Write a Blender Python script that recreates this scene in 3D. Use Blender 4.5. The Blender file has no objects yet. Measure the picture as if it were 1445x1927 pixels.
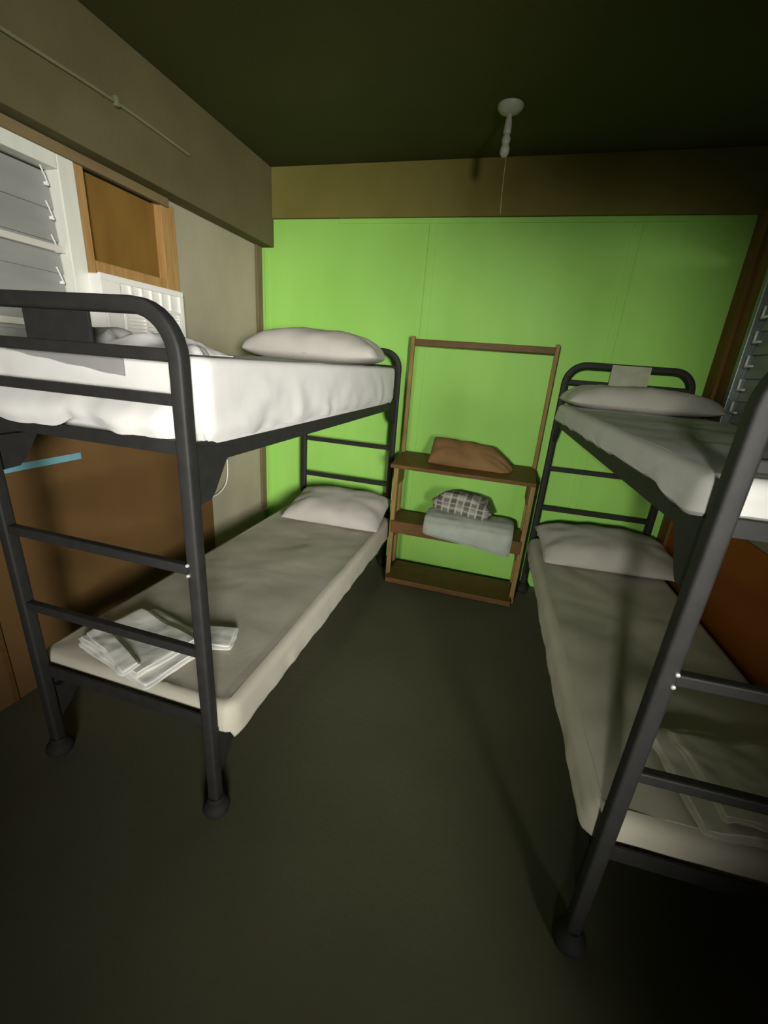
import bpy, bmesh, math, random
from mathutils import Vector, Matrix, noise
random.seed(7)
PI = math.pi
scene = bpy.context.scene
C = scene.collection

# ------------------------------------------------------------------ camera
CAM_F, YAW, PITCH, ROLL, CH = 784.8, -0.2574, -0.3386, 0.0781, 1.5616
fw = Vector((math.sin(YAW)*math.cos(PITCH), math.cos(YAW)*math.cos(PITCH), math.sin(PITCH)))
r0 = Vector((math.cos(YAW), -math.sin(YAW), 0))
u0 = r0.cross(fw)
rt = math.cos(ROLL)*r0 + math.sin(ROLL)*u0
up = -math.sin(ROLL)*r0 + math.cos(ROLL)*u0
cd = bpy.data.cameras.new('camera')
cam = bpy.data.objects.new('camera', cd)
C.objects.link(cam)
m = Matrix(((rt.x, up.x, -fw.x, 0), (rt.y, up.y, -fw.y, 0), (rt.z, up.z, -fw.z, CH), (0, 0, 0, 1)))
cam.matrix_world = m
cd.sensor_fit = 'VERTICAL'
cd.sensor_height = 24.0
cd.lens = CAM_F/1927*24.0
cd.clip_start = 0.02
scene.camera = cam

# ------------------------------------------------------------------ world, lamps, exposure
w = bpy.data.worlds.new('world')
scene.world = w
w.use_nodes = True
w.node_tree.nodes['Background'].inputs['Color'].default_value = (0.9, 1.0, 0.8, 1)
w.node_tree.nodes['Background'].inputs['Strength'].default_value = 0.02
def spot(name, pos, az, el, energy, size, radius, color):
    sd = bpy.data.lights.new(name, 'SPOT')
    sd.energy, sd.color = energy, color
    sd.spot_size, sd.spot_blend, sd.shadow_soft_size = math.radians(size), 1.0, radius
    so = bpy.data.objects.new(name, sd)
    C.objects.link(so)
    so.location = pos
    az, el = math.radians(az), math.radians(el)
    so.rotation_euler = Vector((-math.sin(az)*math.cos(el), math.cos(az)*math.cos(el), math.sin(el))).to_track_quat('-Z', 'Y').to_euler()
# lamp shining in through the open doorway in the right wall, behind the camera
PX, PY, AZ, EL, EN, SZ, RAD, EDGE, FILL, EN2, SZ2, AZ2, EL2 = 2.3, -2.9, 34.5, -0.2, 2350, 51, 0.65, -0.6, 0.35, 960, 30, -8.5, -9.5
spot('doorway_lamp', (PX, PY, 1.75), AZ, EL, EN, SZ, RAD, (1.0, 0.97, 0.90))
spot('rear_fill_spot', (-0.9, -4.2, 2.15), AZ2, EL2, EN2, SZ2, 0.22, (1.0, 1.0, 0.86))  # added fill from behind, brightens the right bunk and back wall
ad = bpy.data.lights.new('doorway_fill', 'AREA')  # added weak fill at the doorway, no seen source
ad.shape, ad.size, ad.size_y, ad.energy, ad.color = 'RECTANGLE', 0.9, 1.6, FILL, (1.0, 1.0, 0.86)
ao = bpy.data.objects.new('doorway_fill', ad)
C.objects.link(ao)
ao.location = (1.25, -1.45, 1.15)
ao.rotation_euler = Vector((-0.6, 0.8, 0.06)).to_track_quat('-Z', 'Z').to_euler()
scene.view_settings.view_transform = 'Standard'
scene.view_settings.look = 'None'
scene.view_settings.exposure = 0.0
scene.view_settings.gamma = 1.0
scene.view_settings.use_curve_mapping = False

# ------------------------------------------------------------------ materials
def mat(name, c1, c2=None, rough=0.7, scale=8.0, stretch=(1, 1, 1), metal=0.0, bump=0.0, bscale=None, spec=0.3, detail=4.0, sharp=(0.3, 0.7)):
    mt = bpy.data.materials.new(name)
    mt.use_nodes = True
    nt = mt.node_tree
    b = nt.nodes['Principled BSDF']
    b.inputs['Roughness'].default_value = rough
    b.inputs['Metallic'].default_value = metal
    b.inputs['Specular IOR Level'].default_value = spec
    tc = nt.nodes.new('ShaderNodeTexCoord')
    mp = nt.nodes.new('ShaderNodeMapping')
    mp.inputs['Scale'].default_value = stretch
    nt.links.new(tc.outputs['Object'], mp.inputs['Vector'])
    ns = nt.nodes.new('ShaderNodeTexNoise')
    ns.inputs['Scale'].default_value = scale
    ns.inputs['Detail'].default_value = detail
    nt.links.new(mp.outputs['Vector'], ns.inputs['Vector'])
    cr = nt.nodes.new('ShaderNodeValToRGB')
    cr.color_ramp.elements[0].position, cr.color_ramp.elements[1].position = sharp
    cr.color_ramp.elements[0].color = (*c1, 1)
    cr.color_ramp.elements[1].color = (*(c2 or c1), 1)
    nt.links.new(ns.outputs['Fac'], cr.inputs['Fac'])
    nt.links.new(cr.outputs['Color'], b.inputs['Base Color'])
    if bump:
        n2 = nt.nodes.new('ShaderNodeTexNoise')
        n2.inputs['Scale'].default_value = bscale or scale*4
        n2.inputs['Detail'].default_value = 5
        nt.links.new(mp.outputs['Vector'], n2.inputs['Vector'])
        bp = nt.nodes.new('ShaderNodeBump')
        bp.inputs['Strength'].default_value = bump
        bp.inputs['Distance'].default_value = 0.01
        nt.links.new(n2.outputs['Fac'], bp.inputs['Height'])
        nt.links.new(bp.outputs['Normal'], b.inputs['Normal'])
    return mt

def plaid_mat():
    mt = mat('plaid_wool', (0.30, 0.30, 0.26), (0.36, 0.35, 0.31), 0.95, 30, bump=0.3, bscale=200)
    nt = mt.node_tree
    b = nt.nodes['Principled BSDF']
    base = b.inputs['Base Color'].links[0].from_socket
    tc = nt.nodes.new('ShaderNodeTexCoord')
    prev = base
    for d, sc, ph, cut, fac, col in (('X', 3.2, 0.5, 0.5, 0.6, (0.06, 0.06, 0.05, 1)), ('DIAGONAL', 4.2, 1.0, 0.55, 0.6, (0.07, 0.07, 0.055, 1)), ('X', 6.4, 1.4, 0.86, 0.7, (0.52, 0.5, 0.44, 1)), ('DIAGONAL', 8.4, 0.3, 0.84, 0.55, (0.5, 0.48, 0.42, 1))):
        wv = nt.nodes.new('ShaderNodeTexWave')
        wv.wave_type = 'BANDS'
        wv.bands_direction = 'X' if d == 'X' else 'Z'
        wv.inputs['Scale'].default_value = sc
        wv.inputs['Phase Offset'].default_value = ph
        wv.inputs['Distortion'].default_value = 1.2
        nt.links.new(tc.outputs['Object'], wv.inputs['Vector'])
        th = nt.nodes.new('ShaderNodeMath')
        th.operation = 'GREATER_THAN'
        th.inputs[1].default_value = cut
        nt.links.new(wv.outputs['Fac'], th.inputs[0])
        mu = nt.nodes.new('ShaderNodeMath')
        mu.operation = 'MULTIPLY'
        mu.inputs[1].default_value = fac
        nt.links.new(th.outputs[0], mu.inputs[0])
        mx = nt.nodes.new('ShaderNodeMixRGB')
        mx.inputs['Color2'].default_value = col
        nt.links.new(mu.outputs[0], mx.inputs['Fac'])
        nt.links.new(prev, mx.inputs['Color1'])
        prev = mx.outputs['Color']
    nt.links.new(prev, b.inputs['Base Color'])
    return mt

M = dict(
    green=mat('green_paint', (0.29, 0.60, 0.11), (0.345, 0.685, 0.14), 0.55, 3, (1, 1, 0.35), bump=0.06, bscale=30, spec=0.25),
    concrete=mat('grey_beige_wall', (0.33, 0.30, 0.215), (0.41, 0.37, 0.27), 0.85, 2.5, (1, 1, 0.5), bump=0.1, bscale=60, spec=0.15),
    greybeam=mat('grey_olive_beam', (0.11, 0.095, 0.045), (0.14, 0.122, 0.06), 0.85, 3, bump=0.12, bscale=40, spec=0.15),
    headboard=mat('tan_board', (0.17, 0.125, 0.06), (0.22, 0.165, 0.085), 0.7, 5, (4, 0.6, 4), bump=0.05, spec=0.2),
    dullboard=mat('dull_brown_board', (0.14, 0.105, 0.06), (0.19, 0.145, 0.085), 0.7, 5, (6, 6, 0.6), bump=0.05, spec=0.2),
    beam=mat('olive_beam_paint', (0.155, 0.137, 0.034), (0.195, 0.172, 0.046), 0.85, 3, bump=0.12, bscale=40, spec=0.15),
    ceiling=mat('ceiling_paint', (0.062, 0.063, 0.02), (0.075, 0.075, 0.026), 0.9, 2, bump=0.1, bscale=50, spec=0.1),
    floor=mat('floor_paint', (0.095, 0.095, 0.056), (0.122, 0.121, 0.074), 0.65, 1.6, bump=0.08, bscale=40, spec=0.2),
    brownpanel=mat('brown_hardboard', (0.115, 0.062, 0.022), (0.165, 0.092, 0.034), 0.7, 2.2, (1, 1, 0.6), bump=0.04, spec=0.2),
    orange=mat('orange_brown_panel', (0.33, 0.095, 0.012), (0.40, 0.12, 0.018), 0.6, 3, spec=0.2),
    pine=mat('pine_wood', (0.36, 0.20, 0.07), (0.48, 0.29, 0.115), 0.6, 6, (8, 8, 0.8), bump=0.08, spec=0.2),
    ply=mat('brown_plywood', (0.18, 0.095, 0.02), (0.235, 0.13, 0.03), 0.65, 3, (1, 3, 1), bump=0.05, spec=0.2),
    darkwood=mat('stained_wood', (0.10, 0.05, 0.014), (0.155, 0.078, 0.022), 0.55, 7, (2, 8, 8), bump=0.06, spec=0.3),
    rackwood=mat('rack_wood', (0.20, 0.125, 0.04), (0.30, 0.19, 0.065), 0.6, 7, (8, 8, 1), bump=0.08, spec=0.3),
    brownboard=mat('brown_trim_wood', (0.13, 0.065, 0.014), (0.18, 0.09, 0.022), 0.6, 5, (6, 6, 0.6), bump=0.05, spec=0.2),
    metal=mat('charcoal_powder_coat', (0.016, 0.016, 0.015), (0.022, 0.0217, 0.0205), 0.6, 30, bump=0.03, spec=0.3),
    rubber=mat('black_rubber', (0.015, 0.015, 0.014), (0.022, 0.022, 0.02), 0.8, 20),
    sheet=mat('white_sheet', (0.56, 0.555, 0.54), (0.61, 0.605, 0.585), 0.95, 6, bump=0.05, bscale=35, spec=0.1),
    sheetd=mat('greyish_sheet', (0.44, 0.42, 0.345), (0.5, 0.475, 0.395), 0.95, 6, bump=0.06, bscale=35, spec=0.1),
    pillow=mat('pillow_cotton', (0.44, 0.42, 0.385), (0.49, 0.47, 0.43), 0.95, 6, bump=0.06, bscale=40, spec=0.1),
    linen=mat('white_linen', (0.70, 0.71, 0.66), (0.78, 0.78, 0.73), 0.95, 8, bump=0.08, bscale=50, spec=0.1),
    greylinen=mat('grey_linen', (0.42, 0.42, 0.41), (0.50, 0.50, 0.485), 0.9, 8, bump=0.1, bscale=40, spec=0.1),
    blanket=mat('pale_grey_blanket', (0.37, 0.41, 0.36), (0.45, 0.48, 0.43), 0.95, 10, bump=0.15, bscale=120, spec=0.1),
    cushion=mat('tan_cushion', (0.20, 0.115, 0.05), (0.26, 0.15, 0.065), 0.85, 8, bump=0.15, bscale=40, spec=0.15),
    whiteframe=mat('white_gloss_paint', (0.74, 0.75, 0.68), (0.80, 0.80, 0.73), 0.45, 6, (6, 6, 1), spec=0.4),
    louvre=mat('grey_louvre', (0.27, 0.275, 0.26), (0.33, 0.335, 0.315), 0.42, 3, (1, 1, 4), spec=0.4),
    louvreedge=mat('lit_louvre_edge', (0.62, 0.60, 0.55), (0.68, 0.66, 0.6), 0.5, 5),  # light on the pane edges, put in as a pale colour
    greyframe=mat('aluminium_frame', (0.22, 0.25, 0.25), (0.30, 0.33, 0.33), 0.35, 8, metal=0.5),
    chrome=mat('bright_metal', (0.85, 0.85, 0.85), (0.92, 0.92, 0.92), 0.3, 8, metal=0.6, spec=0.8),
    clip=mat('glint_clip', (0.9, 0.9, 0.9), (0.95, 0.95, 0.95), 0.3, 8, spec=0.8),  # glint of the clips painted in as a near-white colour
    plastic=mat('white_plastic', (0.84, 0.82, 0.79), (0.88, 0.86, 0.83), 0.4, 4, spec=0.4),
    slot=mat('shadowed_grey_plastic', (0.13, 0.127, 0.115), (0.16, 0.155, 0.14), 0.6, 4),
    vane=mat('pale_grey_plastic', (0.30, 0.295, 0.275), (0.35, 0.34, 0.32), 0.5, 4),
    ceramic=mat('ceramic_white', (0.33, 0.35, 0.27), (0.40, 0.41, 0.33), 0.4, 6, spec=0.4),
    paper=mat('paper', (0.62, 0.65, 0.48), (0.80, 0.80, 0.66), 0.8, 14, bump=0.2, bscale=25, spec=0.2),
    tape=mat('blue_tape', (0.14, 0.34, 0.42), (0.18, 0.40, 0.48), 0.6, 10),
    cable=mat('white_cable', (0.75, 0.75, 0.68), (0.8, 0.8, 0.73), 0.5, 10),
    conduit=mat('conduit_paint', (0.16, 0.16, 0.085), (0.20, 0.20, 0.11), 0.6, 10),
    plaid=plaid_mat(),
)

# ------------------------------------------------------------------ mesh helpers
def obj(name, bm, material, parent=None, smooth=True, loc=None):
    me = bpy.data.meshes.new(name)
    bmesh.ops.recalc_face_normals(bm, faces=bm.faces)
    bm.to_mesh(me)
    bm.free()
    me.materials.append(M[material])
    if smooth:
        for p in me.polygons:
            p.use_smooth = True
        try:
            me.set_sharp_from_angle(angle=math.radians(40))
        except Exception:
            pass
    o = bpy.data.objects.new(name, me)
    C.objects.link(o)
    if parent:
        o.parent = parent
    if loc:
        o.location = loc
    return o

def tag(o, label, cat, group=None):
    o['label'] = label
    o['category'] = cat
    if group:
        o['group'] = group
    return o

def struct(o, label=None):
    o['kind'] = 'structure'
    if label:
        o['label'] = label
    return o

def empty(name, loc=(0, 0, 0), rz=0.0):
    o = bpy.data.objects.new(name, None)
    C.objects.link(o)
    o.location = loc
    o.rotation_euler = (0, 0, rz)
    o.empty_display_size = 0.1
    return o

def add_box(bm, x0, x1, y0, y1, z0, z1, bev=0.0, mtx=None):
    r = bmesh.ops.create_cube(bm, size=1.0)
    vs = r['verts']
    bmesh.ops.scale(bm, verts=vs, vec=(x1-x0, y1-y0, z1-z0))
    bmesh.ops.translate(bm, verts=vs, vec=((x0+x1)/2, (y0+y1)/2, (z0+z1)/2))
    if bev:
        es = list({e for v in vs for e in v.link_edges})
        rr = bmesh.ops.bevel(bm, geom=es, offset=bev, segments=2, profile=0.5, affect='EDGES')
        vs = list({v for f in rr['faces'] for v in f.verts} | {v for v in vs if v.is_valid})
    if mtx:
        bmesh.ops.transform(bm, matrix=mtx, verts=vs)
    return bm

def boxes(*bs, bev=0.0):
    bm = bmesh.new()
    for b in bs:
        add_box(bm, *b, bev=bev)
    return bm

def add_sweep(bm, pts, prof, normal_hint):
    """closed profile (list of (a,b)) swept along pts; a runs along side = tangent x hint, b along hint"""
    rings = []
    n = len(pts)
    for i, p in enumerate(pts):
        p = Vector(p)
        t = (Vector(pts[min(i+1, n-1)])-Vector(pts[max(i-1, 0)])).normalized()
        h = Vector(normal_hint)
        s = t.cross(h).normalized()
        b = s.cross(t).normalized()
        rings.append([bm.verts.new(p+s*a+b*c) for a, c in prof])
    k = len(prof)
    for i in range(n-1):
        for j in range(k):
            bm.faces.new((rings[i][j], rings[i][(j+1) % k], rings[i+1][(j+1) % k], rings[i+1][j]))
    bm.faces.new(rings[0][::-1])
    bm.faces.new(rings[-1])
    return bm

def rsq(h, r, seg=3, hb=None):
    hb = hb or h
    out = []
    for cx, cy, a0 in ((h-r, hb-r, 0), (-h+r, hb-r, 90), (-h+r, -hb+r, 180), (h-r, -hb+r, 270)):
        for k in range(seg+1):
            a = math.radians(a0+90*k/seg)
            out.append((cx+r*math.cos(a), cy+r*math.sin(a)))
    return out

def circ(r, n=12):
    return [(r*math.cos(2*PI*k/n), r*math.sin(2*PI*k/n)) for k in range(n)]

def add_lathe(bm, prof, loc=(0, 0, 0), seg=24):
    rings = []
    for r, z in prof:
        rings.append([bm.verts.new((loc[0]+r*math.cos(2*PI*k/seg), loc[1]+r*math.sin(2*PI*k/seg), loc[2]+z)) for k in range(seg)])
    for i in range(len(rings)-1):
        for k in range(seg):
            bm.faces.new((rings[i][k], rings[i][(k+1) % seg], rings[i+1][(k+1) % seg], rings[i+1][k]))
    bm.faces.new(rings[0][::-1])
    bm.faces.new(rings[-1])
    return bm

def fbm(p, s, o=0.0):
    return noise.fractal(Vector((p[0]*s+o, p[1]*s-o, p[2]*s+o*0.5)), 1.0, 2.0, 3)

def rbox(sx, sy, sz, r, nx, ny, nz, disp=None):
    """dense rounded box centred on x,y, standing on z=0"""
    bm = bmesh.new()
    def face(nu, nv, fn):
        g = [[bm.verts.new(fn(i/nu, j/nv)) for j in range(nv+1)] for i in range(nu+1)]
        for i in range(nu):
            for j in range(nv):
                bm.faces.new((g[i][j], g[i+1][j], g[i+1][j+1], g[i][j+1]))
    X, Y, Z = sx/2, sy/2, sz/2
    for s in (-1, 1):
        face(nx, ny, lambda a, b: (-X+sx*a, -Y+sy*b, s*Z))
        face(nx, nz, lambda a, b: (-X+sx*a, s*Y, -Z+sz*b))
        face(ny, nz, lambda a, b: (s*X, -Y+sy*a, -Z+sz*b))
    bmesh.ops.remove_doubles(bm, verts=bm.verts, dist=1e-5)
    for v in bm.verts:
        q = Vector((max(-X+r, min(X-r, v.co.x)), max(-Y+r, min(Y-r, v.co.y)), max(-Z+r, min(Z-r, v.co.z))))
        d = v.co-q
        nrm = d.normalized() if d.length > 1e-7 else Vector((0, 0, 1))
        p = q+nrm*r if d.length > 1e-7 else v.co.copy()
        if disp:
            p = p+disp(p, nrm, X, Y, Z)
        v.co = p+Vector((0, 0, Z))
    return bm

def pillow_bm(wd, dp, ht, seed, pinch=0.07, sharp=3.2, n=34, wr=0.010, rnd=0.08):
    bm = bmesh.new()
    top, bot = {}, {}
    for i in range(n+1):
        for j in range(n+1):
            s = math.sin((i/n-0.5)*PI)
            t = math.sin((j/n-0.5)*PI)
            x = wd/2*s*(1-pinch*(1-t*t)*abs(s)**2-rnd*(s*t)**4)
            y = dp/2*t*(1-pinch*(1-s*s)*abs(t)**2-rnd*(s*t)**4)
            prof = max(0.0, (1-abs(s)**sharp))**0.55*max(0.0, (1-abs(t)**sharp))**0.55
            edge = max(abs(s), abs(t))
            k = fbm((x, y, 0), 5.0, seed)*0.10+1.0
            ang = math.atan2(t, s)
            ridg = math.sin(ang*9+seed+3*fbm((x, y, 0), 3, seed+4))*wr*prof*edge**2
            h = ht*prof*k
            wob = 0.012*fbm((x*2, y*2, 1), 3, seed)*edge
            if i in (0, n) or j in (0, n):
                v = bm.verts.new((x, y, ht*0.27+wob))
                top[i, j] = bot[i, j] = v
            else:
                top[i, j] = bm.verts.new((x, y, ht*0.27+h*0.75+ridg+wob))
                bot[i, j] = bm.verts.new((x, y, max(0.0, ht*0.27-h*0.30)))
    for d, fl in ((top, 0), (bot, 1)):
        for i in range(n):
            for j in range(n):
                q = (d[i, j], d[i+1, j], d[i+1, j+1], d[i, j+1])
                bm.faces.new(q[::-1] if fl else q)
    return bm

def sheet_bm(x0, x1, y0, y1, zt, hem, r=0.035, flare=0.01, wr=0.008, freq=9.0, seed=0.0, top_amp=0.006, cr=0.06, sag=0.0, curl=0.012, front=0.0):
    """a sheet over a mattress: top, rolled edges, sides hanging to hem(side, s) ; side 0 front(y0) 1 right(x1) 2 back(y1) 3 left(x0)"""
    bm = bmesh.new()
    per = []
    W_, L_ = x1-x0, y1-y0
    def arc(cx, cy, a0):
        return [(cx+cr*math.cos(math.radians(a0+90*k/6)), cy+cr*math.sin(math.radians(a0+90*k/6)), math.cos(math.radians(a0+90*k/6)), math.sin(math.radians(a0+90*k/6))) for k in range(1, 6)]
    nW, nL = 46, 90
    for k in range(nW+1):
        per.append((x0+cr+(W_-2*cr)*k/nW, y0, 0, -1))
    per += arc(x1-cr, y0+cr, -90)
    for k in range(nL+1):
        per.append((x1, y0+cr+(L_-2*cr)*k/nL, 1, 0))
    per += arc(x1-cr, y1-cr, 0)
    for k in range(nW+1):
        per.append((x1-cr-(W_-2*cr)*k/nW, y1, 0, 1))
    per += arc(x0+cr, y1-cr, 90)
    for k in range(nL+1):
        per.append((x0, y1-cr-(L_-2*cr)*k/nL, -1, 0))
    per += arc(x0+cr, y0+cr, 180)
    N = len(per)
    cx, cy = (x0+x1)/2, (y0+y1)/2
    rings = []
    def topz(x, y):
        e = min(1.0, min(x-x0, x1-x, y-y0, y1-y)/0.12) if (x0 < x < x1 and y0 < y < y1) else 0
        return zt+top_amp*(fbm((x, y, 0), 4, seed)*1.3+0.8*math.sin(7*x+3*y+4*fbm((x, y, 0), 2, seed)))*e-sag*max(0, e)*math.sin(PI*min(1, max(0, (x-x0)/W_)))
    # top rings, shrinking towards a spine so quads stay even
    for f in (0.0, 0.06, 0.13, 0.22, 0.32, 0.43, 0.54, 0.65, 0.76, 0.86, 0.94):
        ring = []
        for (x, y, a, b) in per:
            sx = cx+(x-cx)*f
            hy = (L_/2-W_/2)*0.98+(W_/2)*f-0.0
            yy = cy+(y-cy)/(L_/2)*(hy if f > 0 else hy)
            yy = max(y0+r, min(y1-r, yy))
            ix, iy = max(x0+r, min(x1-r, sx)), yy
            ring.append(bm.verts.new((ix, iy, topz(ix, iy))))
        rings.append(ring)
    for k in range(0, 6):
        a = math.radians(90-90*k/5)
        ring = []
        for (x, y, nx_, ny_) in per:
            px, py = x-nx_*r, y-ny_*r
            ring.append(bm.verts.new((px+nx_*r*math.cos(a), py+ny_*r*math.cos(a), zt-r+r*math.sin(a))))
        rings.append(ring)
    nd = 12
    for k in range(1, nd+1):
        f = k/nd
        ring = []
        run = 0.0
        for i, (x, y, nx_, ny_) in enumerate(per):
            side = 0 if ny_ < -0.7 else 1 if nx_ > 0.7 else 2 if ny_ > 0.7 else 3
            run = x+y*1.0 if side in (1, 3) else x*1.0
            h = hem(side, (x-x0)/W_ if side in (0, 2) else (y-y0)/L_)
            z = (zt-r)*(1-f)+h*f+0.006*f*fbm((x, y, 0), 14, seed+3)
            wv = wr*f**0.8*(math.sin(freq*2*PI*run+5*fbm((x, y, f*0.3), 2.5, seed))+0.8*fbm((x*3, y*3, z*2), 3, seed+9))
            off = flare*math.sin(f*PI*0.62)+wv
            if f > 0.85:
                off -= curl*(f-0.85)/0.15
            if side == 0 and front:
                g_ = max(0.0, (f-0.30)/0.70)
                pin = 0.55+0.45*abs(math.sin(PI*((x-x0)/W_*2.05+0.02)))
                near = min(1.0, max(0.0, (min(abs(x), abs(x-0.7273))-0.03)/0.05))
                off += front*(math.sin(min(1.0, g_*1.25)*PI/2)**2)*pin*near
                off -= 0.016*math.exp(-((f-0.45)/0.12)**2)*near
            off = max(off, -0.02)
            ring.append(bm.verts.new((x+nx_*off, y+ny_*off, z)))
        rings.append(ring)
    for a, b in zip(rings, rings[1:]):
        for i in range(N):
            j = (i+1) % N
            try:
                bm.faces.new((a[i], b[i], b[j], a[j]))
            except ValueError:
                pass
    bmesh.ops.remove_doubles(bm, verts=bm.verts, dist=1e-4)
    return bm

# ------------------------------------------------------------------ room shell
XL, XR, YB, YF, ZC = -1.928, 1.19, 3.156, -4.6, 2.79
struct(obj('floor', boxes((XL-0.1, XR+0.1, YF-0.1, YB+0.1, -0.1, 0.0)), 'floor', smooth=False), 'dull grey-green painted floor')
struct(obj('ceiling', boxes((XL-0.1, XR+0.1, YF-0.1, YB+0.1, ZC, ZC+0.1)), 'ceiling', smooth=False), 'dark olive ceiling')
struct(obj('wall_back', boxes((XL-0.1, XR+0.1, YB, YB+0.1, 0, ZC)), 'green', smooth=False), 'bright green back wall')
OY0, OY1, OZ0, OZ1 = 0.2, 2.265, 1.30, 2.285
struct(obj('wall_left', boxes((XL-0.1, XL, YF, YB, 0, OZ0), (XL-0.1, XL, YF, YB, OZ1, ZC), (XL-0.1, XL, YF, OY0, OZ0, OZ1), (XL-0.1, XL, OY1, YB, OZ0, OZ1)), 'concrete', smooth=False), 'grey-beige left wall')
WY1 = 2.88
struct(obj('wall_right', boxes((XR, XR+0.1, EDGE, YB, 0, 1.0), (XR, XR+0.1, EDGE, YB, 2.3, ZC), (XR, XR+0.1, EDGE, 0.6, 1.0, 2.3), (XR, XR+0.1, YF, -2.2, 0, ZC), (XR, XR+0.1, -2.2, EDGE, 2.15, ZC), (XR, XR+0.1, WY1, YB, 1.0, 2.3)), 'concrete', smooth=False), 'right wall with louvred window')
struct(obj('wall_front_baffle', boxes((XL, -0.86, -2.5, -2.4, 0, ZC), (-0.34, XR, -2.5, -2.4, 0, ZC), (-0.86, -0.34, -2.5, -2.4, 2.35, ZC)), 'concrete', smooth=False), 'added wall behind the camera, its gap shaped to limit the fill spot')  # unseen wall, gap jambs placed to keep the rear fill off bunk fronts
# beams
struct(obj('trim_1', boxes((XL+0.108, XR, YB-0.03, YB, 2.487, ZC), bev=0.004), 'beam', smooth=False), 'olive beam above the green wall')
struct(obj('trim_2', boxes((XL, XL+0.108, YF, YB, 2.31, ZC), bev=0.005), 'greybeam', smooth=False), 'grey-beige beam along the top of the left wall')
# green battens over the panel joints
struct(obj('trim_3', boxes((-0.672, -0.618, YB-0.007, YB, 0, 2.457), bev=0.002), 'green', smooth=False), 'green batten over the left panel joint')
struct(obj('trim_4', boxes((0.548, 0.600, YB-0.007, YB, 0, 2.457), bev=0.002), 'green', smooth=False), 'green batten over the right panel joint')
struct(obj('trim_5', boxes((-1.31, XR-0.035, YB-0.007, YB, 2.457, 2.487), bev=0.002), 'green', smooth=False), 'green batten under the beam')
struct(obj('trim_6', boxes((XL+0.03, XL+0.065, YB-0.007, YB, 0, 2.30), bev=0.002), 'green', smooth=False), 'green batten in the left corner')
# wood on the left wall
struct(obj('trim_7', boxes((XL, XL+0.03, 0.2, 2.205, 2.268, 2.309), bev=0.003), 'headboard', smooth=False), 'projecting head board above the left window')
struct(obj('trim_8', boxes((XL-0.05, XL+0.012, 1.682, 1.727, OZ0, 2.27), bev=0.003), 'pine', smooth=False), 'pine post between window and plywood')
struct(obj('trim_9', boxes((XL-0.05, XL+0.012, 2.165, 2.262, OZ0, 2.285), bev=0.003), 'pine', smooth=False), 'pine post right of the plywood')
struct(obj('trim_10', boxes((XL-0.06, XL-0.035, 1.727, 2.165, 1.885, 2.27)), 'ply', smooth=False), 'brown plywood above the air conditioner')
struct(obj('trim_11', boxes((XL-0.035, XL+0.005, 1.727, 2.165, 1.872, 1.918), bev=0.003), 'pine', smooth=False), 'pine rail under the plywood')
struct(obj('trim_12', boxes((XL-0.06, XL-0.035, 1.727, 2.165, OZ0, 1.50)), 'ply', smooth=False), 'plywood below the air conditioner')
struct(obj('trim_13', boxes((XL, XL+0.012, 0.2, 2.42, 0.0, 1.27), bev=0.002), 'brownpanel', smooth=False), 'brown hardboard on the lower left wall')
struct(obj('trim_14', boxes((XL+0.012, XL+0.021, 0.995, 1.016, 0.0, 1.05), bev=0.002), 'darkwood', smooth=False), 'narrow dark upright strip on the brown hardboard')  # thin dark vertical strip, slightly raised from the hardboard
struct(obj('trim_15', boxes((XL, XL+0.02, 3.065, 3.135, 0.29, 2.31), bev=0.003), 'dullboard', smooth=False), 'brown corner board on the left wall')
# right wall trim
struct(obj('trim_16', boxes((XR-0.03, XR, 3.02, YB-0.001, 0, 2.487), bev=0.003), 'brownboard', smooth=False), 'brown corner board on the right wall')
struct(obj('trim_17', boxes((XR-0.012, XR, 2.885, 3.02, 0.95, 2.487), bev=0.003), 'brownboard', smooth=False), 'brown board beside the right window')
struct(obj('trim_18', boxes((XR-0.012, XR, 0.3, 3.02, 0.0, 0.91), bev=0.003), 'orange', smooth=False), 'orange-brown panel on the lower right wall')

# ------------------------------------------------------------------ left window
win = empty('window_1', (XL, 0.95, 1.3))
struct(win, 'white framed louvred window with grey panes')
def local(bm, o):
    bmesh.ops.translate(bm, verts=bm.verts, vec=-Vector(o.location))
    return bm
fx0, fx1 = XL-0.06, XL+0.018
obj('window_frame', local(boxes((fx0, fx1, 1.605, 1.68, OZ0, 2.27), (fx0, fx1, 0.2, 1.605, 2.215, 2.27), (fx0, fx1, 0.2, 0.27, OZ0, 2.215), (fx0, fx1, 0.27, 1.605, OZ0, 1.36), bev=0.004), win), 'whiteframe', win, False)
for zc in (1.925, 1.62):  # pale bars stand in for pane edges catching the light
    obj('lit_pane_edge', local(boxes((XL-0.035, XL-0.008, 0.27, 1.605, zc-0.013, zc+0.013), bev=0.003), win), 'louvreedge', win, False)
zl = 2.205
for k in range(7):
    z1 = zl-0.1205*k
    bm = bmesh.new()
    add_box(bm, -0.0025, 0.0025, 0.275, 1.6, -0.132, 0.0, mtx=Matrix.Translation((XL-0.048, 0, z1)) @ Matrix.Rotation(math.radians(-5), 4, 'Y'))
    lv = obj('louvre', local(bm, win), 'louvre', win, False)
    bm = bmesh.new()
    zz = z1-0.02
    add_sweep(bm, [(XL-0.022, 1.562, zz+0.03), (XL-0.016, 1.568, zz+0.005), (XL-0.012, 1.575, zz-0.025)], rsq(0.0025, 0.001, 2, 0.002), (0, 1, 0))
    add_box(bm, XL-0.026, XL-0.015, 1.567, 1.584, zz-0.034, zz-0.022, bev=0.002)
    obj('clip', local(bm, win), 'clip', lv)
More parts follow.
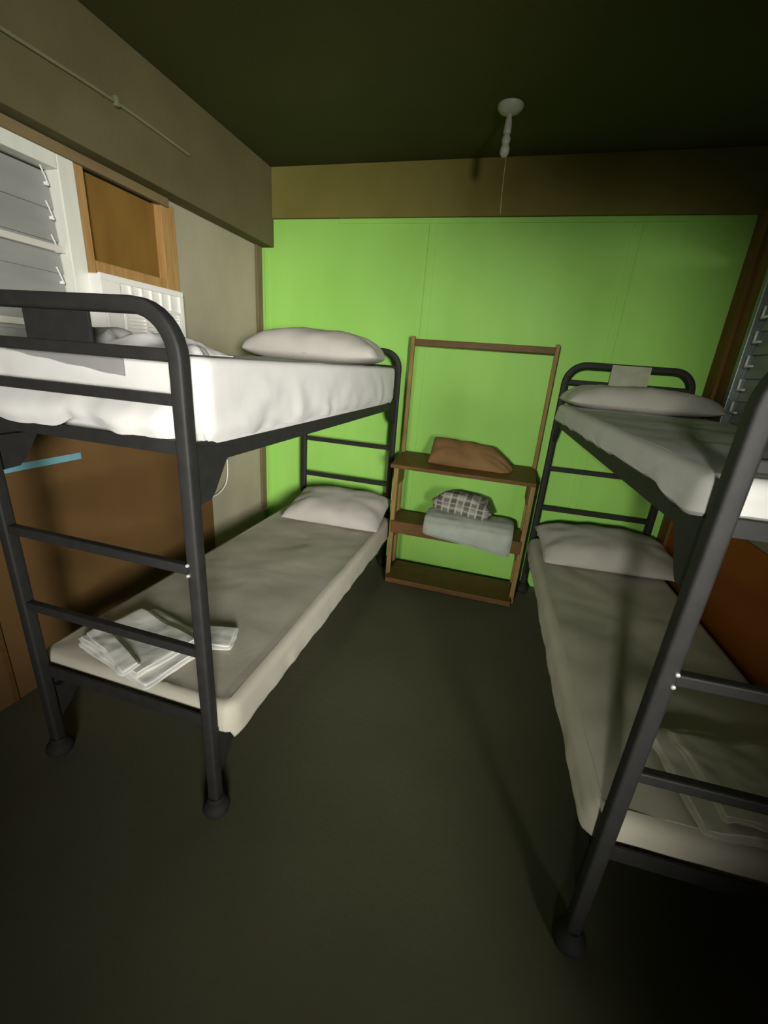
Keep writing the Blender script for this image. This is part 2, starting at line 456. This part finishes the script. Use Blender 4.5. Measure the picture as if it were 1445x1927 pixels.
# right window
w2 = empty('window_2', (XR, 1.7, 1.0))
struct(w2, 'louvred window with bright clips in the right wall')
obj('window_frame', local(boxes((XR-0.02, XR+0.06, 2.835, 2.878, 1.0, 2.3), (XR-0.02, XR+0.06, 0.6, 0.64, 1.0, 2.3), (XR-0.02, XR+0.06, 0.64, 2.835, 2.26, 2.3), (XR-0.02, XR+0.06, 0.64, 2.835, 1.0, 1.04), bev=0.003), w2), 'greyframe', w2, False)
for k in range(10):
    zt = 2.235-0.118*k
    bm = bmesh.new()
    add_box(bm, -0.0025, 0.0025, 0.645, 2.83, -0.13, 0.0, mtx=Matrix.Translation((XR+0.045, 0, zt)) @ Matrix.Rotation(math.radians(9), 4, 'Y'))
    lv = obj('louvre', local(bm, w2), 'louvre', w2, False)
    bm = bmesh.new()
    zz = zt-0.06
    add_box(bm, XR-0.016, XR-0.006, 2.775, 2.784, zz-0.012, zz+0.045, bev=0.002)
    add_box(bm, XR-0.018, XR-0.004, 2.715, 2.784, zz-0.015, zz-0.004, bev=0.002)
    obj('clip', local(bm, w2), 'clip', lv)

# ------------------------------------------------------------------ air conditioner
ac = tag(empty('air_conditioner', (XL, 1.93, 1.5)), 'white window air conditioner below the brown plywood on the left wall', 'air conditioner')
ax = -1.83
bm = boxes((XL-0.22, XL+0.02, 1.735, 2.158, 1.505, 1.868), (XL+0.018, ax-0.012, 1.665, 2.175, 1.50, 1.855), bev=0.006)
obj('body', local(bm, ac), 'plastic', ac, False)
obj('bezel', local(boxes((ax-0.012, ax, 1.66, 2.18, 1.83, 1.858), (ax-0.012, ax, 1.66, 2.18, 1.497, 1.515), (ax-0.012, ax, 1.66, 1.765, 1.515, 1.83), (ax-0.012, ax, 2.15, 2.18, 1.515, 1.83), (ax-0.012, ax, 1.765, 2.15, 1.735, 1.75), bev=0.003), ac), 'plastic', ac, False)
obj('air_outlet', local(boxes((ax-0.018, ax-0.0125, 1.765, 2.15, 1.75, 1.83)), ac), 'slot', ac, False)
for k in range(1, 6):
    y = 1.765+0.385*k/6
    obj('vane', local(boxes((ax-0.0125, ax-0.001, y-0.005, y+0.005, 1.751, 1.829), bev=0.001), ac), 'plastic', ac, False)
gr = obj('intake_grille', local(boxes((ax-0.018, ax-0.0125, 1.765, 2.15, 1.515, 1.735)), ac), 'vane', ac, False)
sl = [(ax-0.0125, ax-0.003, 1.79, 2.145, 1.522+0.0165*k, 1.529+0.0165*k) for k in range(13)]
bm = boxes(*sl)
for y in (1.785, 1.905, 2.025, 2.145):
    add_box(bm, ax-0.0125, ax-0.001, y-0.006, y+0.006, 1.516, 1.734)
g2 = obj('grille_bars', local(bm, ac), 'plastic', ac, False)
obj('control_door', local(boxes((ax, ax+0.004, 1.672, 1.745, 1.525, 1.76), bev=0.002), ac), 'plastic', ac, False)
# power cable, loops at both sides of the post
bm = bmesh.new()
pts = [(-1.905, 2.2, 1.498), (-1.895, 2.3, 1.35), (-1.895, 2.47, 1.05), (-1.895, 2.57, 0.86), (-1.895, 2.582, 0.76), (-1.895, 2.565, 0.67), (-1.895, 2.52, 0.62), (-1.895, 2.44, 0.592), (-1.897, 2.33, 0.60), (-1.90, 2.255, 0.68), (-1.90, 2.245, 0.80), (-1.90, 2.235, 0.90)]
def smooth_path(p, n=6):
    out = []
    P_ = [Vector(q) for q in p]
    for i in range(len(P_)-1):
        a, b, c, d = P_[max(i-1, 0)], P_[i], P_[i+1], P_[min(i+2, len(P_)-1)]
        for k in range(n):
            t = k/n
            out.append(0.5*((2*b)+(c-a)*t+(2*a-5*b+4*c-d)*t*t+(3*b-3*c+d-a)*t**3))
    out.append(P_[-1])
    return out
add_sweep(bm, smooth_path(pts), circ(0.0045, 8), (1, 0, 0))
obj('power_cable', local(bm, ac), 'cable', ac)

# conduit on the beam, tape strip
bm = bmesh.new()
bx = XL+0.108
add_sweep(bm, smooth_path([(bx+0.009, 0.3, 2.515), (bx+0.009, 1.2, 2.516), (bx+0.009, 1.82, 2.536), (bx+0.009, 2.28, 2.525)]), circ(0.007, 8), (0, 0, 1))
co = obj('conduit_pipe', bm, 'conduit')
tag(co, 'thin painted conduit running along the beam above the left window', 'pipe')
bm = boxes((bx, bx+0.02, 1.83, 1.85, 2.52, 2.556), bev=0.003)
obj('pipe_clip', bm, 'conduit', co)
tp = obj('tape_strip', boxes((XL+0.0125, XL+0.0145, 0.75, 1.50, 1.03, 1.06)), 'tape', smooth=False)
tag(tp, 'light blue strip stuck across the brown board under the left bunk', 'tape')

# ------------------------------------------------------------------ ceiling lamp holder
lx, ly = -0.212, 2.612
cl = tag(empty('ceiling_lamp', (lx, ly, ZC)), 'unlit white pendant lamp with pull cord hanging from the dark ceiling', 'lamp')
obj('ceiling_rose', add_lathe(bmesh.new(), [(0.062, 0), (0.062, -0.008), (0.052, -0.02), (0.03, -0.03), (0.014, -0.036)]), 'ceramic', cl)
obj('lamp_holder', add_lathe(bmesh.new(), [(0.012, -0.034), (0.013, -0.05), (0.016, -0.06), (0.018, -0.085), (0.019, -0.105), (0.015, -0.113)]), 'ceramic', cl)
obj('light_bulb', add_lathe(bmesh.new(), [(0.013, -0.112), (0.018, -0.122), (0.0215, -0.136), (0.018, -0.150), (0.0165, -0.154), (0.021, -0.164), (0.0235, -0.178), (0.021, -0.192), (0.012, -0.203), (0.004, -0.206)]), 'ceramic', cl)
bm = bmesh.new()
add_sweep(bm, [(0.006, 0, -0.1), (0.012, -0.004, -0.2), (0.014, -0.006, -0.3), (0.022, -0.01, -0.45)], circ(0.0011, 6), (1, 0, 0))
obj('pull_cord', bm, 'ceramic', cl)

# ------------------------------------------------------------------ bunk beds
W, L, H = 0.7273, 2.15, 1.6518
ZR1, ZR2, ZB1, ZB2 = 0.685, 0.9706, 1.5446, 1.4396
LA, RA = -0.002, -0.0394
LROOT = Vector((-0.7695-W*math.cos(LA), 0.8856+W*math.sin(LA), 0))
RROOT = Vector((0.4232, 0.8919, 0))
PH = 0.0195                                   # half width of the square posts

def make_bed():
    root = empty('bunk_bed')
    zt = H
    rad = 0.115
    for v in (0.0, L):
        pts = [(0, v, 0.05), (0, v, 0.6), (0, v, zt-rad)]
        for k in range(1, 9):
            a = PI-PI/2*k/8
            pts.append((rad+rad*math.cos(a), v, zt-rad+rad*math.sin(a)))
        for k in range(0, 9):
            a = PI/2-PI/2*k/8
            pts.append((W-rad+rad*math.cos(a), v, zt-rad+rad*math.sin(a)))
        pts += [(W, v, 0.6), (W, v, 0.05)]
        ef = obj('end_frame', add_sweep(bmesh.new(), pts, rsq(PH, 0.008, 3), (0, 1, 0)), 'metal', root)
        for z, hh in ((ZB1, 0.0155), (ZB2, 0.014), (ZR2, 0.0155), (ZR1, 0.0155)):
            bm = bmesh.new()
            add_box(bm, PH*0.8, W-PH*0.8, v-0.013, v+0.013, z-hh, z+hh, bev=0.005)
            obj('rung', bm, 'metal', root, False)
        bm = bmesh.new()
        add_box(bm, W/2-0.108, W/2+0.108, v-0.004, v+0.004, ZB1+0.014, zt-0.018, bev=0.001)
        obj('name_plate', bm, 'metal', root, False)
        for z, zh in ((1.298, 0.037), (0.368, 0.05)):
            bm = bmesh.new()
            sg = 1 if v == 0 else -1
            q = v+sg*0.012
            add_box(bm, PH*0.7, W-PH*0.7, q-0.004, q+0.004, z, z+zh, bev=0.001)
            add_box(bm, PH*0.7, W-PH*0.7, min(q, q+sg*0.03), max(q, q+sg*0.03), z, z+0.006, bev=0.001)
            obj('end_rail', bm, 'metal', root, False)
        for u in (0, W):
            bm = add_lathe(bmesh.new(), [(0.034, 0.0), (0.043, 0.010), (0.047, 0.026), (0.044, 0.042), (0.034, 0.055), (0.0275, 0.06), (0.027, 0.078)], (u, v, 0))
            obj('foot', bm, 'rubber', root)
    for u, sg in ((0, 1), (W, -1)):
        for z0, z1, low in ((1.268, 1.332, False), (0.315, 0.372, True)):
            bm = bmesh.new()
            add_box(bm, u-0.004, u+0.004, PH, L-PH, z0, z1, bev=0.001)
            add_box(bm, min(u, u+sg*0.035), max(u, u+sg*0.035), PH, L-PH, z0, z0+0.006, bev=0.001)
            sr = obj('side_rail', bm, 'metal', root, False)
            for v, s in ((0.0, 1), (L, -1)):
                if low:
                    poly = [(PH*0.8, 0.365), (0.15, 0.34), (0.118, 0.262), (0.07, 0.195), (0.03, 0.165), (PH*0.8, 0.165)]
                else:
                    poly = [(PH*0.8, 1.325), (0.20, 1.30), (0.148, 1.262), (0.095, 1.185), (0.075, 1.165), (PH*0.8, 1.16)]
                bm = bmesh.new()
                d = 0.0075
                for q in (-d, d):
                    pass
                a = [bm.verts.new((u-d, v+s*y, z)) for y, z in poly]
                b = [bm.verts.new((u+d, v+s*y, z)) for y, z in poly]
                bm.faces.new(a)
                bm.faces.new(b[::-1])
                for k in range(len(poly)):
                    k2 = (k+1) % len(poly)
                    bm.faces.new((a[k], b[k], b[k2], a[k2]))
                obj('corner_gusset', bm, 'metal', sr, False)
    for z in (1.29, 0.33):
        bm = bmesh.new()
        for k in range(14):
            y = 0.1+k*(L-0.2)/13
            add_box(bm, 0.0, W, y-0.012, y+0.012, z, z+0.012)
        for k in range(6):
            x = 0.08+k*(W-0.16)/5
            add_box(bm, x-0.006, x+0.006, 0.03, L-0.03, z+0.012, z+0.018)
        obj('spring_deck', bm, 'metal', root, False)
    return root

bed_l = make_bed()
bed_l.location = LROOT
bed_l.rotation_euler = (0, 0, -LA)
bed_r = bed_l.copy()
C.objects.link(bed_r)
bed_r.location = RROOT
bed_r.rotation_euler = (0, 0, -RA)
for ch in list(bed_l.children):
    c = ch.copy()
    C.objects.link(c)
    c.parent = bed_r
    for g in ch.children:
        d = g.copy()
        C.objects.link(d)
        d.parent = c
def bolts(root, u):
    for dz in (0.022, -0.010):
        bm = add_lathe(bmesh.new(), [(0.0052, 0), (0.0056, 0.003), (0.0045, 0.006), (0.002, 0.007)], seg=10)
        bmesh.ops.rotate(bm, verts=bm.verts, cent=(0, 0, 0), matrix=Matrix.Rotation(PI/2, 3, 'X'))
        bmesh.ops.translate(bm, verts=bm.verts, vec=(u+(-0.012 if u else 0.012), -PH+0.0005, ZR2+dz))
        obj('bolt', bm, 'chrome', root)
bolts(bed_l, W)
bolts(bed_r, 0)
tag(bed_l, 'charcoal metal bunk bed along the left wall below the air conditioner', 'bunk bed', 'metal bunk beds')
tag(bed_r, 'charcoal metal bunk bed along the right wall with paper on its headboard', 'bunk bed', 'metal bunk beds')

def put(o, side, u=0.0, v=0.0, z=0.0, rz=0.0, rx=0.0, ry=0.0):
    root, a = (LROOT, LA) if side == 'L' else (RROOT, RA)
    o.location = root+Vector((u*math.cos(a)+v*math.sin(a), -u*math.sin(a)+v*math.cos(a), z))
    o.rotation_mode = 'XYZ'
    o.rotation_euler = (rx, ry, rz-a)
    return o

def mattress(side, label, x0, x1, y0, y1, zb, zt, hem, sheetmat, **kw):
    ins = 0.016
    bm = rbox(x1-x0-2*ins, y1-y0-2*ins, zt-zb-0.012, 0.03, 10, 24, 4)
    bmesh.ops.translate(bm, verts=bm.verts, vec=((x0+x1)/2, (y0+y1)/2, 0))
    o = tag(obj('mattress', bm, sheetmat), label, 'mattress', 'bunk mattresses')
    put(o, side, 0, 0, zb)
    s = sheet_bm(x0, x1, y0, y1, zt-zb, lambda sd_, t: hem(sd_, t)-zb, **kw)
    obj('bed_sheet', s, sheetmat, o)
    return o

def lerp_pts(pts, t):
    for (a, va), (b, vb) in zip(pts, pts[1:]):
        if t <= b:
            k = (t-a)/(b-a) if b > a else 0
            k = max(0, min(1, k))
            k = k*k*(3-2*k)
            return va+(vb-va)*k
    return pts[-1][1]

# left upper: hem traced along the front from left post to right post
def hem_lu(sd_, t):
    if sd_ == 0:
        return lerp_pts([(0, 1.352), (0.12, 1.35), (0.25, 1.33), (0.38, 1.329), (0.5, 1.356), (0.62, 1.347), (0.75, 1.338), (0.88, 1.338), (1, 1.352)], t)
    if sd_ == 1:
        return 1.338-0.01*t+0.004*math.sin(t*37)-0.012*math.exp(-(t/0.05)**2)
    return 1.35
mattress('L', 'thick mattress in white sheet on the upper tier of the left bunk', -0.03, 0.757, 0.036, 1.975, 1.31, 1.546, hem_lu, 'sheet', r=0.022, flare=0.008, wr=0.006, freq=3.2, seed=1.3, cr=0.05, front=0.05)
def hem_ll(sd_, t):
    if sd_ == 0:
        return lerp_pts([(0, 0.37), (0.85, 0.365), (1, 0.32)], t)
    if sd_ == 1:
        return lerp_pts([(0, 0.285), (0.05, 0.292), (0.5, 0.285), (1, 0.285)], t)
    return 0.38
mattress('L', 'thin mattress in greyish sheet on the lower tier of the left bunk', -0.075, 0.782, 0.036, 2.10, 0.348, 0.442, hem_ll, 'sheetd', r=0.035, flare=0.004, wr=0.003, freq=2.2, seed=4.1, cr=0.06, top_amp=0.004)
def hem_ru(sd_, t):
    if sd_ == 0:
        return lerp_pts([(0, 1.318), (0.1, 1.33), (0.4, 1.335), (1, 1.335)], t)
    if sd_ == 1 or sd_ == 2:
        return 1.33
    return lerp_pts([(0, 1.318), (0.06, 1.318), (0.12, 1.332), (0.5, 1.318), (1, 1.305)], t)
mattress('R', 'thin mattress in white sheet on the upper tier of the right bunk', -0.022, 0.735, 0.036, 2.10, 1.31, 1.408, hem_ru, 'sheet', r=0.03, flare=0.006, wr=0.003, freq=2.0, seed=7.7, cr=0.05, top_amp=0.004)
def hem_rl(sd_, t):
    if sd_ == 0:
        return lerp_pts([(0, 0.385), (1, 0.37)], t)
    if sd_ == 3:
        return 0.375+0.006*math.sin(t*13)
    return 0.39
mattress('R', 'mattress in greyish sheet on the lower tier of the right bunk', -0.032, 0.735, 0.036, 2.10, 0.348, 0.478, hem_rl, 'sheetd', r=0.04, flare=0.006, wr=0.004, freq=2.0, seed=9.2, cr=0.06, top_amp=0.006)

# pillows
def pillow(side, label, wd, dp, ht, u, v, z, rz, rx=0.0, ry=0.0, seed=0.0, m_='pillow', **kw):
    o = tag(obj('pillow', pillow_bm(wd, dp, ht, seed, **kw), m_), label, 'pillow', 'pillows on the bunks')
    return put(o, side, u, v, z, rz, rx, ry)
pillow('L', 'plump white pillow on the upper tier of the left bunk', 0.88, 0.46, 0.19, W-0.46, 1.77, 1.545, math.radians(7), seed=2.0, pinch=0.03)
pillow('L', 'white pillow on the lower tier of the left bunk', 0.74, 0.46, 0.15, W-0.315, 1.905, 0.477, math.radians(2), rx=math.radians(13), seed=5.5, pinch=0.05, rnd=0.03)
pillow('R', 'flattened grey-white pillow on the upper tier of the right bunk', 0.84, 0.40, 0.135, 0.37, 1.91, 1.41, math.radians(1), seed=8.1)
pillow('R', 'large creased pillow on the lower tier of the right bunk', 0.84, 0.50, 0.15, 0.40, 1.86, 0.497, math.radians(3), rx=math.radians(7), seed=11.3, rnd=0.05)

# paper on the right headboard
bm = bmesh.new()
g = []
for i in range(13):
    col = []
    for j in range(10):
        x, z = -0.111+0.222*i/12, -0.064+0.128*j/9
        col.append(bm.verts.new((x, -0.0025*math.sin(i*0.9)-0.002*math.sin(j*1.1+i*0.4), z)))
    g.append(col)
for i in range(12):
    for j in range(9):
        bm.faces.new((g[i][j], g[i+1][j], g[i+1][j+1], g[i][j+1]))
rr = bmesh.ops.solidify(bm, geom=bm.faces[:], thickness=0.001)
o = tag(obj('paper_sheet', bm, 'paper'), 'crinkled pale paper taped on the headboard plate of the right bunk', 'paper')
put(o, 'R', W/2, L-PH-0.006, 1.600, 0)

# folded linen
def folded(wd, dp, ht, layers, seed, amp=0.012, r=0.012, cr=1.0):
    def dsp(p, n, X, Y, Z):
        side = math.hypot(n.x, n.y)
        lay = math.sin((p.z+Z)/(2*Z)*layers*2*PI+1.5*fbm(p, 6, seed))
        off = Vector((n.x, n.y, 0))*(lay*0.006+fbm(p, 9, seed)*amp*1.2)*min(1, side*1.5)
        top = Vector((0, 0, 1))*fbm((p.x, p.y, 0), 7, seed+3)*amp*((p.z+Z)/(2*Z))
        bend = Vector((fbm((p.x, p.y, 0), 3, seed+5), fbm((p.y, p.x, 0), 3, seed+8), 0))*amp*1.2
        return off+top+bend
    return rbox(wd, dp, ht, min(r, ht*0.45), 40, 34, 12, dsp)

o = empty('folded_sheet')
tag(o, 'folded white bed linen lying near the foot of the lower left bunk', 'bed linen', 'folded linen on the bunks')
put(o, 'L', 0.30, 0.20, 0.447, math.radians(-14))
obj('lower_fold', folded(0.42, 0.30, 0.022, 2, 3.3, 0.006), 'linen', o)
obj('upper_fold', folded(0.37, 0.25, 0.020, 2, 6.1, 0.006), 'linen', o, loc=(-0.03, -0.02, 0.021))
bm = folded(0.33, 0.06, 0.012, 1, 7.4, 0.010)
obj('turned_edge', bm, 'linen', o, loc=(-0.04, -0.115, 0.040)).rotation_euler = (0.12, 0, -0.12)
# little folded cloth to its right
o = tag(obj('pillowcase', folded(0.13, 0.13, 0.022, 2, 9.9, 0.006), 'linen'), 'small folded pillowcase behind the right front post of the left bunk', 'pillowcase')
put(o, 'L', 0.515, 0.335, 0.446, math.radians(20))
# bunched sheet along the front hem of the lower left bunk
# grey linen on the left upper bunk
def crumple(wd, dp, ht, seed, n=44):
    bm = bmesh.new()
    g, b = [], []
    for i in range(n+1):
        cg, cb = [], []
        for j in range(n+1):
            s, t = i/n*2-1, j/n*2-1
            x = wd/2*s*(1+0.12*fbm((s, t, 0), 1.5, seed))
            y = dp/2*t*(1+0.14*fbm((t, s, 0), 1.5, seed+2))
            e = (1-abs(s)**3)*(1-abs(t)**3)
            rid = 1-abs(noise.noise(Vector((x*9+seed, y*9, seed))))*1.8
            h = ht*e**0.5*(0.45+0.55*max(0, rid))*(0.8+0.4*fbm((x, y, 0), 4, seed))
            cg.append(bm.verts.new((x, y, max(0.003, h))))
            cb.append(bm.verts.new((x, y, 0.0)))
        g.append(cg)
        b.append(cb)
    for i in range(n):
        for j in range(n):
            bm.faces.new((g[i][j], g[i+1][j], g[i+1][j+1], g[i][j+1]))
            bm.faces.new((b[i][j], b[i][j+1], b[i+1][j+1], b[i+1][j]))
    for i in range(n):
        for (p, q) in (((i, 0), (i+1, 0)), ((i, n), (i+1, n)), ((0, i), (0, i+1)), ((n, i), (n, i+1))):
            bm.faces.new((g[p[0]][p[1]], g[q[0]][q[1]], b[q[0]][q[1]], b[p[0]][p[1]]))
    return bm
o = empty('crumpled_linen')
tag(o, 'crumpled grey linen on the foot of the upper left bunk with a hanging flap', 'bed linen', 'folded linen on the bunks')
put(o, 'L', 0, 0, 1.549)
obj('crumpled_pile', crumple(0.60, 0.24, 0.062, 4.4), 'greylinen', o, loc=(0.345, 0.22, 0)).rotation_euler = (0, 0, math.radians(-5))
# flap over the front edge of the mattress
bm = bmesh.new()
n1, n2 = 30, 16
g = []
for i in range(n1+1):
    a = i/n1
    u = 0.13+0.405*a
    drop = 0.028+0.042*a
    col = []
    for j in range(n2+1):
        t = j/n2
        if t < 0.5:
            y, z = 0.16-(0.16-0.034)*t/0.5, 0.004
        else:
            k = (t-0.5)/0.5
            y, z = 0.034-0.012*min(1, k*3), 0.004-drop*k
        z += 0.0015*math.sin(i*0.7)
        col.append(bm.verts.new((u, y, z)))
    g.append(col)
for i in range(n1):
    for j in range(n2):
        bm.faces.new((g[i][j], g[i+1][j], g[i+1][j+1], g[i][j+1]))
bmesh.ops.solidify(bm, geom=bm.faces[:], thickness=0.003)
obj('flap', bm, 'greylinen', o)
# linen on the right lower bunk
o = empty('folded_sheet')
tag(o, 'folded greyish linen lying near the foot of the lower right bunk', 'bed linen', 'folded linen on the bunks')
put(o, 'R', 0.44, 0.24, 0.487, math.radians(6))
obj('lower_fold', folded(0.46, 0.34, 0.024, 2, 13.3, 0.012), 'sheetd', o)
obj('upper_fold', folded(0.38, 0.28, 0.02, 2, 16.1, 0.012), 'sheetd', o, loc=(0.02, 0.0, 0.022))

# ------------------------------------------------------------------ wooden rack
rk = tag(empty('shelf_rack', (-0.22, 2.9, 0)), 'wooden shelf rack with a tall open hanging frame standing between the bunks', 'rack')
for x in (-0.695, 0.258):
    lean = 0.0
    obj('upright', local(boxes((x-0.013, x+0.013, 3.065, 3.095, 0.0, 1.765), bev=0.003), rk), 'rackwood', rk, False)
    xf = -0.676 if x < 0 else 0.256
    obj('front_leg', local(boxes((xf-0.016, xf+0.016, 2.815, 2.845, 0.0, 0.905), bev=0.003), rk), 'rackwood', rk, False)
    xa = x+(0.016 if x < 0 else -0.016)
    obj('side_brace', local(boxes((xa-0.011, xa+0.011, 2.846, 3.064, 0.74, 0.9), bev=0.003), rk), 'darkwood', rk, False)
    obj('side_brace', local(boxes((xa-0.011, xa+0.011, 2.846, 3.064, 0.32, 0.44), bev=0.003), rk), 'darkwood', rk, False)
obj('top_rail', local(boxes((-0.682, 0.245, 3.068, 3.092, 1.705, 1.748), bev=0.004), rk), 'darkwood', rk, False)
bm = bmesh.new()
add_box(bm, -0.70, 0.265, -0.36, 0.0, -0.026, 0.0, bev=0.003, mtx=Matrix.Translation((0, 3.095, 0.955)) @ Matrix.Rotation(math.radians(5.5), 4, 'X'))
obj('shelf', local(bm, rk), 'darkwood', rk, False)
obj('shelf', local(boxes((-0.678, 0.25, 2.80, 3.06, 0.462, 0.488), (-0.672, 0.252, 2.795, 2.812, 0.395, 0.486), bev=0.003), rk), 'darkwood', rk, False)
obj('shelf', local(boxes((-0.672, 0.25, 2.74, 3.06, 0.012, 0.05), bev=0.003), rk), 'darkwood', rk, False)

# cushion on the top shelf, leaning back on the wall
cb = pillow_bm(0.57, 0.22, 0.10, 21.0, pinch=0.02, sharp=4.0, wr=0.008, rnd=0.02)
for v in cb.verts:
    t = max(0.0, (v.co.x-0.13)/0.155)
    v.co.y -= 0.13*t*(v.co.y+0.11)/0.22
    v.co.x += 0.02*t
    v.co.z += 0.006*math.sin(v.co.x*38+v.co.y*25)*max(0.0, 1-abs(v.co.x)/0.29)
o = tag(obj('cushion', cb, 'cushion'), 'tan brown cushion lying on the upper shelf of the wooden rack', 'cushion')
o.location = (-0.185, 2.975, 0.975)
o.rotation_euler = (math.radians(48), math.radians(5), math.radians(2))

# blankets on the middle shelf
def roll_blanket():
    # long folded blanket whose fold hangs over the shelf front
    bm = bmesh.new()
    prof = []
    # loop in (y,z): top back -> front fold -> hanging front -> return
    prof = [(0.13, 0.0), (0.13, 0.075), (0.05, 0.09), (-0.04, 0.088), (-0.10, 0.072), (-0.135, 0.035), (-0.145, -0.01), (-0.142, -0.05), (-0.13, -0.068), (-0.118, -0.055), (-0.115, -0.01), (-0.112, 0.0)]
    sp = []
    P_ = prof+[prof[0]]
    for (a, b) in zip(P_, P_[1:]):
        for k in range(4):
            sp.append((a[0]+(b[0]-a[0])*k/4, a[1]+(b[1]-a[1])*k/4))
    n = 40
    rings = []
    for i in range(n+1):
        x = -0.31+0.62*i/n
        e = min(1.0, (i/n)/0.05, (1-i/n)/0.05)
        e = 0.86+0.14*math.sqrt(max(0, e))
        ring = []
        for (y, z) in sp:
            yy = y*e
            zz = z*e if z > 0 else z*(0.8+1.0*i/n)
            q = fbm((x, y, z), 7, 31)*0.010
            if z > 0.02 or y < -0.12:
                yy -= q if y < 0 else 0
                zz += q*0.8 if z > 0.02 else 0
            ring.append(bm.verts.new((x, yy, zz)))
        rings.append(ring)
    k = len(sp)
    for a, b in zip(rings, rings[1:]):
        for j in range(k):
            bm.faces.new((a[j], b[j], b[(j+1) % k], a[(j+1) % k]))
    bm.faces.new(rings[0])
    bm.faces.new(rings[-1][::-1])
    return bm
o = tag(obj('folded_blanket', roll_blanket(), 'blanket'), 'pale grey folded blanket drooping over the front of the middle rack shelf', 'blanket')
o.location = (-0.125, 2.91, 0.4885)
def dsp(p, n, X, Y, Z):
    lay = math.sin((p.z+Z)/(2*Z)*2*2*PI)
    s = math.hypot(n.x, n.y)
    drop = -0.05*max(0, (abs(p.x)/X))**2.5*((p.z+Z)/(2*Z))
    return Vector((n.x, n.y, 0))*(lay*0.008+fbm(p, 8, 41)*0.02)*s+Vector((0, 0, 1))*(fbm((p.x, p.y, 0), 6, 44)*0.02*((p.z+Z)/(2*Z))+drop)
o = tag(obj('plaid_blanket', rbox(0.40, 0.22, 0.155, 0.06, 34, 24, 16, dsp), 'plaid'), 'grey plaid blanket folded on top of the pale grey blanket', 'blanket')
o.location = (-0.19, 2.93, 0.584)
o.rotation_euler = (0, math.radians(4), math.radians(-3))
